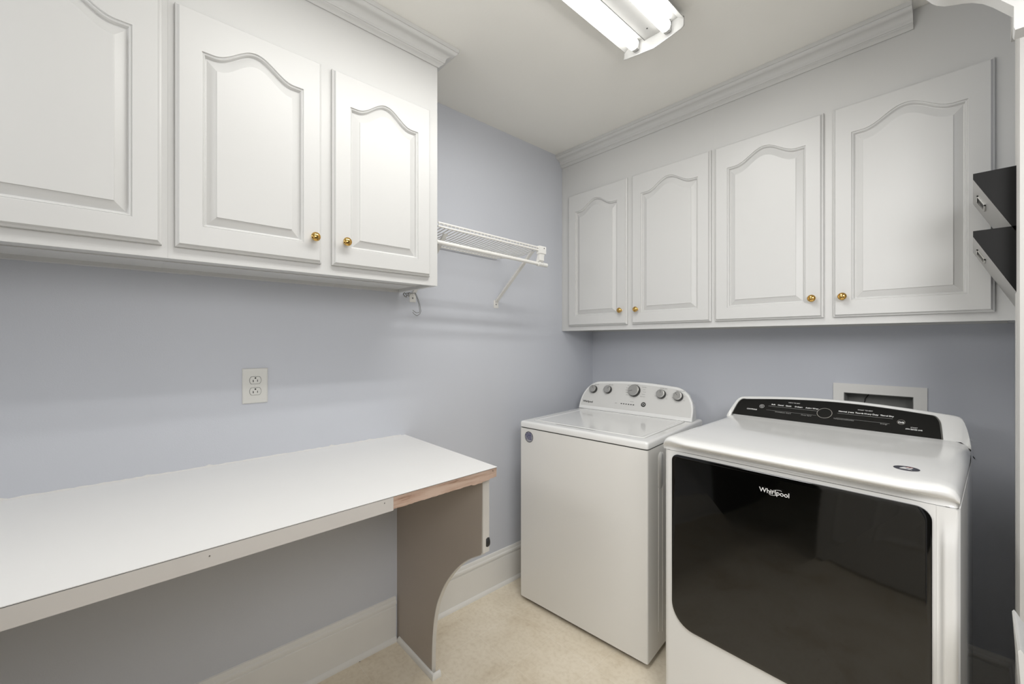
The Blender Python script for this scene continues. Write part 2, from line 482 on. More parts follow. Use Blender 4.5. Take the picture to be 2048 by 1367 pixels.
# left run: local x = world y
yA0, yA1 = -2.2145, -1.4013
wall_cabinet('wall_cabinet', (0, yA0, 0), pi/2, yA1-yA0, 0.305, 1.5225, CZ,
    [(-2.1925-yA0, -1.8445-yA0, -1.8623-yA0, ''), (-1.7955-yA0, -1.4485-yA0, -1.7645-yA0, '')],
    'white wall cabinet on the left wall whose two doors carry brass knobs', 'wall cabinets',
    [(0, 0.034), (-1.8555-yA0, -1.7845-yA0), (-1.4605-yA0, yA1-yA0)], (1.5620, 2.1800), 1.6305, left_end=False)
yB0 = -3.01
wall_cabinet('wall_cabinet', (0, yB0, 0), pi/2, yA0-yB0-0.0002, 0.305, 1.5225, CZ,
    [(-2.592-yB0, -2.2355-yB0, None, ''), (-2.99-yB0, -2.640-yB0, None, '')],
    'white wall cabinet cut off by the left edge of the photo, no knob visible', 'wall cabinets',
    [(0, 0.045), (-2.650-yB0, -2.580-yB0), (-2.2475-yB0, yA0-yB0-0.0002)], (1.5620, 2.1800), 1.6305, right_end=False)
# back run
wall_cabinet('wall_cabinet', (0.0008, 0, 0), 0, 0.9108, 0.310, 1.3715, CZ,
    [(0.0695, 0.4555, 0.4330, ''), (0.5030, 0.8935, 0.5293, '')],
    'white wall cabinet on the back wall in the corner, above the washing machine', 'wall cabinets',
    [(0, 0.081), (0.443, 0.515), (0.881, 0.9108)], (1.4070, 2.1745), 1.4742, right_end=False)
wall_cabinet('wall_cabinet', (0.9117, 0, 0), 0, 0.8976, 0.310, 1.3715, CZ,
    [(0.9290-0.9118, 1.3165-0.9118, 1.2922-0.9118, ''), (1.3630-0.9118, 1.7495-0.9118, 1.3866-0.9118, '')],
    'white two-door wall cabinet on the back wall above the dryer, beside the black wall files', 'wall cabinets',
    [(0, 0.030), (0.393, 0.463), (0.826, 0.8975)], (1.4070, 2.1745), 1.4730, left_end=False)

# ------------------------------------------------------------------ fluorescent fixture
fx = empty('ceiling_light', (0.93, -0.88, CZ), 0, 'white ceiling fixture with two glowing fluorescent tubes', 'light')
FL = 1.24
# ballast channel + angled reflector wings
prism_obj('housing', [(-0.040, -0.0005), (-0.040, -0.012), (-0.032, -0.026), (0.032, -0.026), (0.040, -0.012), (0.040, -0.0005)], 'y', -FL+0.01, -0.004, M['fix'], fx, bevel=0.002)
bm = bmesh.new()
for s in (-1, 1):
    prism(bm, [(s*0.034, -0.0275), (s*0.044, -0.0150), (s*0.092, -0.0125), (s*0.116, -0.030), (s*0.1175, -0.0290), (s*0.0935, -0.0105), (s*0.042, -0.0130), (s*0.034, -0.0240)], 'y', -FL+0.008, -0.006)
link('reflector', finish(bm), M['fix'], fx)
ep = [(-0.119, -0.018), (-0.1205, -0.0505), (-0.113, -0.0530), (0.003, -0.0690), (0.104, -0.0545), (0.113, -0.049), (0.1135, -0.018), (0.09, -0.006), (-0.09, -0.006)]
for y0, y1 in ((-0.006, 0.0), (-FL, -FL+0.006)):
    prism_obj('end_plate', ep, 'y', y0, y1, M['fix'], fx, bevel=0.0012)
bm = bmesh.new()
tube(bm, [(x, -0.0065, z-0.003) for x, z in ep[1:6]], 0.0022, 8)
link('end_trim', finish(bm, smooth=True), M['fix'], fx)
for s in (-1, 1):
    x = s*0.062 - 0.003
    lathe('tube', [(0, 0), (0.0160, 0.0), (0.0185, 0.003), (0.019, 0.010), (0.019, FL-0.058), (0.0185, FL-0.051), (0.016, FL-0.048), (0, FL-0.048)], M['tube'], fx, n=28,
          loc=(x, -0.024, -0.0355), rot=(pi/2, 0, 0))
    for yy in (-0.024, -FL+0.010):
        boxes('lamp_holder', [(x-0.011, x+0.011, yy, yy+0.014, -0.050, -0.012)], M['fix'], fx, bevel=0.002)
lathe('screw', [(0, 0), (0.003, 0), (0.002, 0.0015), (0, 0.002)], M['dark'], fx, n=12, loc=(0.004, -0.055, -0.0262), rot=(pi, 0, 0))

# ------------------------------------------------------------------ counter bench
bz = 0.8917
bench = empty('counter', (0, -1.405, 0), 0, 'long white laminate counter with raw wood on its front edge', 'counter')
y0 = -1.405
def bl(y): return y - y0        # world y -> local
ye0, ye1 = bl(-3.04), bl(-1.3860)
xf0, xf1 = 0.706, 0.6475        # front edge x at both ends
def xfr(y): return xf0 + (xf1-xf0)*(y-ye0)/(ye1-ye0)
bm = bmesh.new()
prism(bm, [(0.0006, ye0), (xf0, ye0), (xf1, ye1), (0.0006, ye1+0.010)], 'z', bz-0.0014, bz)
link('laminate_top', finish(bm), M['laminate'], bench)
bm = bmesh.new()
prism(bm, [(0.0006, ye0), (xf0-0.001, ye0), (xf1-0.001, ye1-0.001), (0.0006, ye1+0.009)], 'z', bz-0.0028, bz-0.0014)
link('laminate_edge', finish(bm), M['gap'], bench)
bm = bmesh.new()
prism(bm, [(0.0006, ye0), (xf0-0.019, ye0), (xf1-0.019, ye1-0.001), (0.0006, ye1+0.009)], 'z', bz-0.024, bz-0.0028)
link('substrate', finish(bm), M['bench_edge'], bench)
yp = bl(-1.764)
bm = bmesh.new()
prism(bm, [(xf0-0.019, ye0), (xf0, ye0), (xfr(yp), yp-0.0003), (xfr(yp)-0.019, yp-0.0003)], 'z', bz-0.0385, bz-0.0028)
link('front_band', finish(bm, bevel=0.0008), M['band'], bench)
# exposed wood part with a ragged lower edge
bm = bmesh.new()
N = 46; A = []; B = []; C2 = []; D2 = []
for k in range(N+1):
    t = k/N; y = yp + (ye1-0.001-yp)*t; x = xfr(y)
    zb = bz-0.0370 + 0.0016*random.random() - (0.003 if 0.72 < t < 0.84 else 0) + (0.003 if t > 0.93 else 0)
    dx = 0.0012*random.random()
    A.append(bm.verts.new((x-0.002-dx, y, bz-0.0028))); B.append(bm.verts.new((x-0.003-dx, y, zb)))
    C2.append(bm.verts.new((x-0.019, y, bz-0.0028))); D2.append(bm.verts.new((x-0.019, y, zb)))
for k in range(N):
    bm.faces.new((A[k], A[k+1], B[k+1], B[k])); bm.faces.new((C2[k+1], C2[k], D2[k], D2[k+1]))
    bm.faces.new((A[k+1], A[k], C2[k], C2[k+1])); bm.faces.new((B[k], B[k+1], D2[k+1], D2[k]))
bm.faces.new((A[0], B[0], D2[0], C2[0])); bm.faces.new((A[-1], C2[-1], D2[-1], B[-1]))
tag(link('bare_wood_band', finish(bm), M['wood'], bench), 'bare splintered wood where the edge band is missing')
# curved support panel
cv = [(0.6040, 0.853), (0.6000, 0.5990), (0.5970, 0.5925), (0.5860, 0.5850), (0.5523, 0.5661), (0.512, 0.5400), (0.470, 0.5050), (0.4288, 0.4634), (0.3950, 0.4230), (0.3668, 0.3836), (0.345, 0.345), (0.3253, 0.3068), (0.311, 0.264), (0.301, 0.2228), (0.2930, 0.169), (0.2887, 0.1169), (0.2861, 0.0355), (0.2861, 0.0005)]
def smooth_pts(p, it=2):
    for _ in range(it):
        q = [p[0]]
        for a, b in zip(p, p[1:]):
            q += [(a[0]*.75+b[0]*.25, a[1]*.75+b[1]*.25), (a[0]*.25+b[0]*.75, a[1]*.25+b[1]*.75)]
        q.append(p[-1]); p = q
    return p
cvs = cv[:2] + smooth_pts(cv[2:16], 1) + cv[16:]
poly = [(0.0006, 0.0005), (0.0006, bz-0.025)] + [(0.604, bz-0.025)] + cvs[1:]
me_p = None
bm = bmesh.new(); prism(bm, poly, 'y', bl(-1.4150), bl(-1.4015))
link('support_panel', finish(bm), M['bench_panel'], bench)
# pale front edge strip following the curve (straight part is a wider board)
bm = bmesh.new()
ed = cvs[1:]
for (a, b) in zip(ed, ed[1:]):
    n = Vector((b[1]-a[1], -(b[0]-a[0]))).normalized() * -1
    q = [a, b, (b[0]+n.x*0.0022, b[1]+n.y*0.0022), (a[0]+n.x*0.0022, a[1]+n.y*0.0022)]
    prism(bm, q, 'y', bl(-1.4152), bl(-1.3985))
bmesh.ops.remove_doubles(bm, verts=bm.verts[:], dist=0.0002)
link('edge_strip', finish(bm), M['bench_edge'], bench)
boxes('edge_board', [(0.6005, 0.6065, bl(-1.4148), bl(-1.3875), 0.598, bz-0.0385)], M['bench_edge'], bench, bevel=0.0015)
sweep('shoe_moulding', [(0.0225, bl(-1.4152)), (0.300, bl(-1.4152)), (0.300, bl(-1.3870))], [(0, 0.0005), (0.011, 0.0005), (0.0108, 0.009), (0.008, 0.017), (0.004, 0.021), (0, 0.022)], M['trim'], bench)
lathe('bumper', [(0, 0), (0.0215, 0), (0.024, 0.006), (0.023, 0.014), (0.016, 0.018), (0, 0.019)], M['rubber'], bench, n=28, loc=(0.589, bl(-1.4014), 0.630), rot=(-pi/2, 0, 0))
for (x, y, z, r) in ((None, -1.79, bz-0.012, 0.0016), (None, -2.17, bz-0.016, 0.0014), (None, -1.404, bz-0.010, 0.0016)):
    xx = xfr(bl(y)) - (0.002 if y > -1.76 else -0.0002)
    lathe('nail_head', [(0, -0.0010), (r, -0.0010), (r, 0.0003), (0, 0.0006)], M['steel'], bench, n=10, loc=(xx, bl(y), z), rot=(0, pi/2, 0))
# chipped caulk line where the counter meets the wall
bm = bmesh.new(); y = ye0; P1 = []
while y < ye1: 
    P1.append((y, 0.0025 + 0.0022*random.random() + (0.004 if random.random() < 0.10 else 0))); y += 0.012
for (a, ha), (b, hb) in zip(P1, P1[1:]):
    vs = [bm.verts.new(p) for p in ((0.0002, a, bz+0.0001), (0.0032, a, bz+0.0001), (0.0002, a, bz+ha), (0.0002, b, bz+0.0001), (0.0032, b, bz+0.0001), (0.0002, b, bz+hb))]
    bm.faces.new((vs[1], vs[4], vs[5], vs[2])); bm.faces.new((vs[0], vs[3], vs[4], vs[1])); bm.faces.new((vs[0], vs[2], vs[5], vs[3]))
link('caulk_line', finish(bm), M['caulk'], bench)

# ------------------------------------------------------------------ wall outlet
ol = empty('wall_outlet', (0.0, -1.959, 1.151), pi/2, 'white duplex electrical outlet on the lavender wall above the counter', 'outlet')
bm = bmesh.new()
PW, PH = 0.0392, 0.0612
rg = []
for e, d in ((0, -0.0003), (0, -0.0030), (0.0022, -0.0052), (0.0050, -0.0058)):
    rg.append([bm.verts.new((x, d, z)) for x, z in ((-PW+e, -PH+e), (PW-e, -PH+e), (PW-e, PH-e), (-PW+e, PH-e))])
for a, b in zip(rg, rg[1:]):
    for k in range(4): bm.faces.new((a[k], a[(k+1)%4], b[(k+1)%4], b[k]))
bm.faces.new(rg[-1]); bm.faces.new(rg[0][::-1])
link('plate', finish(bm), M['outlet'], ol)
def recept_shape(r=0.0172, fl=0.0125):
    pts = []
    for k in range(48):
        a = 2*pi*k/48; pts.append((r*cos(a), max(-fl, min(fl, r*sin(a)))))
    return pts
for zc in (0.0195, -0.0195):
    bm = bmesh.new(); prism(bm, [(x*1.06, z*1.08+zc) for x, z in recept_shape()], 'y', -0.0062, -0.0020)
    gp = link('receptacle_gap', finish(bm), M['gap'], ol)
    bm = bmesh.new(); prism(bm, [(x, z+zc) for x, z in recept_shape()], 'y', -0.0072, -0.0021)
    rc = link('receptacle', finish(bm, bevel=0.0005), M['outlet'], ol)
    bm = bmesh.new()
    bbox(bm, -0.0078, -0.0054, -0.0075, -0.0070, zc-0.0062, zc+0.0018)
    bbox(bm, 0.0054, 0.0074, -0.0075, -0.0070, zc-0.0055, zc+0.0020)
    prism(bm, [(0.0026*cos(2*pi*k/16), zc+0.0078+0.0026*sin(2*pi*k/16)) for k in range(16)], 'y', -0.0075, -0.0070)
    link('slots', finish(bm), M['dark'], rc)
lathe('screw', [(0, 0), (0.0024, 0), (0.002, 0.0008), (0, 0.001)], M['outlet'], ol, n=14, loc=(0, -0.0057, 0), rot=(pi/2, 0, 0))

# ------------------------------------------------------------------ wire shelf
ws = empty('wire_shelf', (0, 0, 0), 0, 'white ventilated wire shelf with hanging rod on the lavender wall beside the left cabinets', 'shelf')
ys0, ys1 = -1.397, -0.815
def sz(y, a, b): return a + (b-a)*(y+1.3981)/(0.5639)
T = lambda y: sz(y, 1.7715, 1.7590)      # top lip rod
U = lambda y: sz(y, 1.7575, 1.7460)      # deck front rod
R_ = lambda y: sz(y, 1.6985, 1.6835)     # hanging rod
tube_obj('lip_rod', [[(0.304, ys0, T(ys0)), (0.304, ys1-0.013, T(ys1))]], 0.0042, M['wire'], ws, 12)
tube_obj('front_rod', [[(0.304, ys0, U(ys0)), (0.304, ys1-0.013, U(ys1))]], 0.0040, M['wire'], ws, 12)
tube_obj('back_rod', [[(0.010, ys0, U(ys0)+0.001), (0.010, ys1-0.03, U(ys1)+0.001)]], 0.0030, M['wire'], ws, 12)
tube_obj('hanging_rod', [[(0.292, ys0, R_(ys0)), (0.292, -0.768, R_(-0.768))]], 0.0082, M['wire'], ws, 20)
yy = ys0 + 0.006
wires = []
while yy < ys1-0.012:
    z = U(yy) + 0.0036
    wires.append([(0.006, yy, z), (0.090, yy, z-0.009), (0.170, yy, z-0.0125), (0.240, yy, z-0.0075), (0.300, yy, z), (0.3055, yy, z+0.0015), (0.3065, yy, T(yy)-0.002)])
    yy += 0.0187
bm = bmesh.new()
for wp in wires: tube(bm, wp, 0.0021, 6)
link('deck_wires', finish(bm, smooth=True, angle=60), M['wire'], ws)
bm = bmesh.new()                          # moulded end support
prism(bm, rrect(0.2915, 0.3150, T(ys1)-0.030, T(ys1)+0.0075, 0.004, 4), 'y', -0.836, -0.792)
prism(bm, [(0.297, T(ys1)-0.03), (0.312, T(ys1)-0.03), (0.3085, T(ys1)-0.045), (0.3085, T(ys1)-0.060), (0.300, T(ys1)-0.068), (0.286, T(ys1)-0.066), (0.290, T(ys1)-0.050)], 'y', -0.832, -0.800)
link('end_bracket', finish(bm, smooth=True, bevel=0.0015), M['plastic'], ws)
bm = bmesh.new()
for a, b, r in ((-0.826, -0.814, 0.0112), (-0.812, -0.800, 0.0105), (-0.798, -0.784, 0.0105), (-0.782, -0.764, 0.0100)):
    tube(bm, [(0.292, a, R_(a)), (0.292, b, R_(b))], r, 20)
link('rod_end_cap', finish(bm, smooth=True), M['plastic'], ws)
for dy, z in ((-0.8105, T(ys1)-0.003), ):
    lathe('rivet', [(0, 0), (0.003, 0), (0, 0.001)], M['dark'], ws, n=12, loc=(0.3152, -0.806, z), rot=(0, pi/2, 0))
tube_obj('end_peg', [[(0.300, -0.793, T(ys1)-0.016), (0.300, -0.778, T(ys1)-0.016)]], 0.003, M['plastic'], ws, 10)
def brace(yc, ytop):
    bm = bmesh.new()
    a = Vector((0.008, yc, 1.517)); b = Vector((0.285, ytop, 1.738))
    d = (b-a).normalized(); s = Vector((0, 1, 0)); s = (s - d*s.dot(d)).normalized(); u = d.cross(s)
    def bar(o0, o1, u0, u1):
        vs = []
        for p in (a, b):
            for (oo, uu) in ((o0, u0), (o1, u0), (o1, u1), (o0, u1)):
                vs.append(bm.verts.new(p + s*oo + u*uu))
        for f in ((0,1,2,3), (7,6,5,4), (0,4,5,1), (1,5,6,2), (2,6,7,3), (3,7,4,0)): bm.faces.new([vs[i] for i in f])
    bar(-0.0075, 0.0075, -0.0008, 0.0008); bar(-0.0085, -0.0070, -0.0008, 0.009); bar(0.0070, 0.0085, -0.0008, 0.009)
    br = link('brace', finish(bm), M['wire'], ws)
    boxes('foot_plate', [(0.0004, 0.0024, yc-0.0155, yc+0.0155, 1.4845, 1.526)], M['wire'], br, bevel=0.001)
    lathe('screw', [(0, 0), (0.0036, 0), (0.0028, 0.0018), (0, 0.0024)], M['steel'], br, n=12, loc=(0.0024, yc, 1.503), rot=(0, pi/2, 0))
brace(-0.845, -0.8525)
brace(-1.339, -1.3475)

# wire hook under the cabinet corner
hk = empty('metal_hook', (0.05, -1.375, 1.5215), 0, 'small dark metal hook hanging under the corner of the left cabinet', 'hook')
P0 = [(-1.3560, 1.5205), (-1.3470, 1.5028), (-1.3357, 1.4725), (-1.3307, 1.4416), (-1.3340, 1.4345), (-1.3494, 1.4340), (-1.3593, 1.4402), (-1.3655, 1.4454)]
P1 = [(-1.3545, 1.5205), (-1.3455, 1.5028), (-1.3335, 1.4725), (-1.3280, 1.4417), (-1.3335, 1.4290), (-1.3470, 1.4209), (-1.3593, 1.4259), (-1.3691, 1.4353)]
for q, dx in ((P0, 0.0), (P1, 0.005)):
    tube_obj('hook_wire', [[(dx, y+1.375, z-1.5215) for y, z in q]], 0.0013, M['steel'], hk, 8)
tube_obj('hook_clip', [[(0, -0.030, -0.003), (0, -0.036, -0.010), (0, -0.030, -0.018), (0, -0.022, -0.022), (0, -0.020, -0.014), (0, -0.026, -0.006), (0, -0.004, -0.002)], [(0.003, -0.012, -0.004), (0.003, -0.016, -0.014), (0.003, -0.010, -0.018), (0.003, -0.002, -0.004), (0.003, 0.019, -0.001)]], 0.0024, M['steel'], hk, 8)

# ------------------------------------------------------------------ washer supply box in the back wall
sb = empty('supply_box', (1.4457, 0, 1.03), 0, 'white recessed plumbing box in the back wall behind the dryer', 'wall box')
x0, x1 = 1.2984-1.4457, 1.593-1.4457
i0, i1 = ox0-1.4457, ox1-1.4457
zt_, zb_ = 1.1265-1.03, 0.93-1.03
j0, j1 = oz0-1.03, oz1-1.03
boxes('flange', [(x0, i0, -0.006, -0.0004, zb_, zt_), (i1, x1, -0.006, -0.0004, zb_, zt_), (i0, i1, -0.006, -0.0004, j1, zt_), (i0, i1, -0.006, -0.0004, zb_, j0)], M['trim'], sb)
e = 0.002
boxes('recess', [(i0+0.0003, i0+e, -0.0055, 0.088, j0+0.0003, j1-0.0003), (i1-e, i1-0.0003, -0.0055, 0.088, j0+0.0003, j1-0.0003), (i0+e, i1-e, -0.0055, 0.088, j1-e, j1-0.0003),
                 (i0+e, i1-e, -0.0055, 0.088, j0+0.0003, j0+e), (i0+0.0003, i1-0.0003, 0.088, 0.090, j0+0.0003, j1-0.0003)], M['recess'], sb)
tube_obj('drain_wire', [[(-0.035, 0.084, j1-0.004), (-0.042, 0.083, j1-0.016), (-0.050, 0.081, j1-0.030), (-0.053, 0.080, j1-0.050), (-0.05, 0.080, j0+0.005)]], 0.0016, M['dark'], sb, 8)

# ------------------------------------------------------------------ washing machine
WT = radians(4.3)
wm = empty('washing_machine', (0.1594, -0.8177, 0), WT, 'white top-load washing machine with five knobs on its rounded console', 'washing machine')
WW, WD = 0.683, 0.672
bm = bmesh.new(); prism(bm, rrect(0, WW, 0.0, WD, [0.008, 0.008, 0.004, 0.004], 4), 'z', 0.022, 0.8715)
link('body', finish(bm, smooth=True, angle=30), M['enamel'], wm)
bm = bmesh.new(); prism(bm, rrect(0.004, WW-0.004, 0.003, WD-0.003, 0.008, 4), 'z', 0.8714, 0.8760)
link('deck_seam', finish(bm), M['gap'], wm)
# top deck with a shallow opening frame
def ringmesh(bm, rings, capA=True, capB=True):
    n = len(rings[0])
    for a, b in zip(rings, rings[1:]):
        for k in range(n): bm.faces.new((a[k], a[(k+1)%n], b[(k+1)%n], b[k]))
    if capA: bm.faces.new(rings[0][::-1])
    if capB: bm.faces.new(rings[-1])
bm = bmesh.new(); rg = []
def rr_ring(e, z, r, x0=0, x1=WW, y0=0, y1=WD, n=5):
    return [bm.verts.new((x, y, z)) for x, y in rrect(x0+e, x1-e, y0+e, y1-e, max(0.001, r), n)]
for e, z in ((0.0005, 0.8762), (-0.0008, 0.8775), (-0.0010, 0.8960), (0.0010, 0.9020), (0.0050, 0.9050), (0.012, 0.9062)):
    rg.append(rr_ring(e, z, 0.011))
ringmesh(bm, rg)
link('top_deck', finish(bm, smooth=True, angle=40), M['enamel2'], wm)
bm = bmesh.new(); rg = []
LX0, LX1, LY0, LY1 = 0.043, 0.644, 0.052, 0.535
for e, z in ((-0.0006, 0.9055), (-0.0006, 0.9064)): rg.append([bm.verts.new((x, y, z)) for x, y in rrect(LX0+e, LX1-e, LY0+e, LY1-e, 0.013, 5)])
ringmesh(bm, rg); link('lid_gap', finish(bm), M['print'], wm)
bm = bmesh.new(); rg = []
for e, z, in ((0.0012, 0.9056), (0.0012, 0.9078), (0.0030, 0.9092), (0.012, 0.9096), (0.016, 0.9078), (0.026, 0.9072)):
    rg.append([bm.verts.new((x, y, z)) for x, y in rrect(LX0+e, LX1-e, LY0+e, LY1-e, 0.012, 5)])
ringmesh(bm, rg)
lid = link('lid', finish(bm, smooth=True, angle=50), M['enamel2'], wm)
bm = bmesh.new()
prism(bm, [(0.19, LY0-0.0045), (0.205, LY0-0.0085), (0.40, LY0-0.0085), (0.415, LY0-0.0045), (0.41, LY0+0.001), (0.195, LY0+0.001)], 'z', 0.9062, 0.9066)
link('lid_grip', finish(bm), M['print'], lid)
for o_ in [c for c in wm.children_recursive]:      # the cabinet narrows back by a hair on the left, as in the photo
    for v_ in o_.data.vertices: v_.co.x -= 0.030*max(0, v_.co.y)
# console: sloped face, arched outline
def console_outline(W, z0, zs, zt, r, n=12):
    """outline in (x, h): flat base, rounded shoulders, gently arched top"""
    pts = [(0.0, z0), (W, z0)]
    hs = zs
    # right shoulder: superellipse quarter
    for k in range(n+1):
        a = (pi/2)*k/n
        x = W - r*(1-max(0, cos(a))**0.85); z = hs + (zt-0.010-hs)*sin(a)
        pts.append((x, z))
    for k in range(1, 12):
        t = k/12; x = (W-r) + (2*r-W)*t
        pts.append((x, zt-0.010 + 0.010*sin(pi*t)))
    for k in range(n+1):
        a = (pi/2)*(1-k/n)
        x = r*(1-max(0, cos(a))**0.85); z = hs + (zt-0.010-hs)*sin(a)
        pts.append((x, z))
    return pts
CW = 0.672; CX0 = -0.019; cz0 = 0.9066
tilt = lambda z: 0.548 + (z-cz0)*0.42          # y of the face plane at height z
ol_ = console_outline(CW, cz0, cz0+0.030, 1.079, 0.130)
bm = bmesh.new(); rg = []
cx_, cz_ = CW/2, 0.96
def cscale(p, e):      # shrink outline by about e
    x, z = p
    dx, dz = x-cx_, z-cz_
    L = sqrt(dx*dx+dz*dz)
    sx = 1 - e/ (CW/2); szz = 1 - e/0.085
    return (cx_+dx*sx, cz_+dz*szz)
rg.append([bm.verts.new((CX0+p[0], 0.655, p[1] if p[1] < 0.99 else 0.99+(p[1]-0.99)*0.80)) for p in [cscale(q, 0.016) if q[1] > cz0+1e-6 else (cscale(q, 0.016)[0], cz0) for q in ol_]])
rg.append([bm.verts.new((CX0+p[0], 0.630, p[1] if p[1] < 0.99 else 0.99+(p[1]-0.99)*0.92)) for p in [cscale(q, 0.010) if q[1] > cz0+1e-6 else (cscale(q, 0.010)[0], cz0) for q in ol_]])
rg.append([bm.verts.new((CX0+p[0], tilt(p[1])+0.034, p[1])) for p in [cscale(q, 0.005) if q[1] > cz0+1e-6 else (cscale(q, 0.005)[0], cz0) for q in ol_]])
rg.append([bm.verts.new((CX0+p[0], tilt(p[1])+0.006, p[1])) for p in ol_])
rg.append([bm.verts.new((CX0+p[0], tilt(p[1])+0.001, p[1])) for p in [cscale(q, 0.0015) if q[1] > cz0+1e-6 else (cscale(q, 0.0015)[0], cz0) for q in ol_]])
def infl(q, e, b):     # inset ring with base raised by b
    x, z = cscale(q, e)
    return (x, max(z, cz0+b))
rg.append([bm.verts.new((CX0+p[0], tilt(p[1]), p[1])) for p in [infl(q, 0.0045, 0.003) for q in ol_]])
rg.append([bm.verts.new((CX0+p[0], tilt(p[1])+0.0012, p[1])) for p in [infl(q, 0.0080, 0.0185) for q in ol_]])
ringmesh(bm, rg)
con = link('console', finish(bm, smooth=True, angle=38), M['enamel2'], wm)
bm = bmesh.new(); rg = []
rg.append([bm.verts.new((CX0+p[0], tilt(p[1])+0.0010, p[1])) for p in [infl(q, 0.0085, 0.0188) for q in ol_]])
rg.append([bm.verts.new((CX0+p[0], tilt(p[1])+0.0004, p[1])) for p in [infl(q, 0.0095, 0.0192) for q in ol_]])
ringmesh(bm, rg)
link('control_panel', finish(bm), M['console'], wm)
bm = bmesh.new(); bbox(bm, -0.015, 0.651, 0.5462, 0.5490, 0.9063, 0.9072); link('console_seam', finish(bm), M['print_dk'], wm)
fa = atan2(1, 0.42)      # face elevation angle
FN = Vector((0, -1, 0.42)).normalized(); FU = Vector((0, 0.42, 1)).normalized()
def face_pt(x, z, off=0.0):
    p = Vector((x, tilt(z)+0.0003, z)); return p + FN*off
# world pixel-derived positions converted to local
def loc_of(wx, wy):
    dx, dy = wx-0.1594, wy+0.8177
    return dx*cos(WT)+dy*sin(WT), -dx*sin(WT)+dy*cos(WT)
kn = [(0.1743, 1.0196, 0.0228, 12), (0.2719, 1.0237, 0.0228, -42), (0.4365, 1.0301, 0.0335, -70), (0.5933, 1.0240, 0.0238, 5), (0.6853, 1.0204, 0.0238, 40)]
KX = []
for wx, z, r, ang in kn:
    lx = loc_of(wx, -0.22)[0]; KX.append((lx, z))
    p = face_pt(lx, z)
    kk = lathe('knob', [(r*1.0, 0), (r*1.04, 0.002), (r*1.0, 0.0155), (r*0.96, 0.0185)], M['knob_side'], wm, n=40, loc=p, rot=(pi/2 - atan2(0.42, 1), 0, 0))
    lathe('knob_face', [(r*0.96, 0.0184), (r*0.93, 0.0205), (r*0.86, 0.0215), (r*0.6, 0.0210), (0, 0.0208)], M['knob_top'], kk, n=40)
    bm = bmesh.new(); bbox(bm, -0.0006, 0.0006, r*0.15, r*0.80, 0.0209, 0.0219)
    link('pointer', finish(bm), M['print_dk'], kk, rot=(0, 0, radians(ang) if ang != -70 else radians(110)))
def on_face(s, lx, z, size, bold=0.0):
    return (s, size, frame_mx(face_pt(lx, z, 0.0003), (1, 0, 0), FU), bold)
tx = [on_face('LOAD SIZE', KX[0][0]+0.012, 1.0490, 0.0062), on_face('SOIL LEVEL', KX[1][0]+0.010, 1.0530, 0.0062), on_face('CYCLES', KX[2][0]+0.004, 1.0640, 0.0066),
      on_face('WATER LEVEL', KX[3][0]+0.006, 1.0545, 0.0066), on_face('FABRIC SOFTENER', KX[4][0]+0.004, 1.0490, 0.0055)]
for i, s in enumerate(['Normal', 'Heavy', 'Bulky', 'Quick', 'Rinse']):
    a = radians(150 - i*8)
for i, s in enumerate(['Bulky', 'Towels', 'Heavy', 'Whites', 'Quick']):
    tx.append(on_face(s, KX[2][0]-0.050+0.004*abs(i-2), 1.056-0.0125*i, 0.0052))
for i, s in enumerate(['Deep Water', 'Casual', 'Normal', 'Delicates', 'Clean Washer']):
    tx.append(on_face(s, KX[2][0]+0.058-0.003*abs(i-2), 1.054-0.0125*i, 0.0052))
for k, lst in ((0, ['Small', 'Med', 'Large', 'Auto']), (1, ['Light', 'Normal', 'Heavy', 'Extra'])):
    for i, s in enumerate(lst):
        tx.append(on_face(s, KX[k][0]-0.028+0.002*i*i, 1.032-0.011*i, 0.0048))
for k, lst in ((3, ['Cold', 'Cool', 'Warm', 'Hot']), (4, ['Off', 'On', 'Auto', 'Extra'])):
    for i, s in enumerate(lst):
        tx.append(on_face(s, KX[k][0]+(0.030 if i % 2 else -0.030), 1.034-0.010*i, 0.0048))
tx += [on_face('WASH', 0.222, 0.9560, 0.0048), on_face('LID LOCK', KX[2][0]-0.004, 0.9720, 0.0046), on_face('START', 0.378, 0.9660, 0.0052), on_face('PAUSE', 0.378, 0.9590, 0.0048)]
for it in tx: link('dial_lettering', text_mesh([it]), M['print'], wm)
link('logo', text_mesh([on_face('Whirlpool', loc_of(0.123, -0.25)[0]+0.030, 0.9480, 0.0165, 0.025)]), M['print_dk'], wm)
xi = loc_of(0.382, -0.22)[0]
bm = bmesh.new()
for k in range(6):
    mx = frame_mx(face_pt(xi-0.011+0.0147*k, 0.9565, 0.0002), (1, 0, 0), FU)
    vs = [bm.verts.new(mx @ Vector(p)) for p in ((-0.0040, -0.0024, 0), (0.0040, -0.0024, 0), (0.0040, 0.0024, 0), (-0.0040, 0.0024, 0), (-0.0040, -0.0024, 0.0006), (0.0040, -0.0024, 0.0006), (0.0040, 0.0024, 0.0006), (-0.0040, 0.0024, 0.0006))]
    for f in ((0,3,2,1),(4,5,6,7),(0,1,5,4),(1,2,6,5),(2,3,7,6),(3,0,4,7)): bm.faces.new([vs[i] for i in f])
link('indicator_lights', finish(bm), M['print_dk'], wm)
xb = loc_of(0.5024, -0.22)[0]
bt = lathe('start_button', [(0.0132, 0), (0.0132, 0.0018), (0.0122, 0.0026), (0, 0.0028)], M['knob_side'], wm, n=28, loc=face_pt(xb, 0.9635), rot=(pi/2 - atan2(0.42, 1), 0, 0))
lathe('button_ring', [(0.0066, 0.0026), (0.0066, 0.0031), (0.0052, 0.0031), (0.0052, 0.0026)], M['print_wh'], bt, n=24)
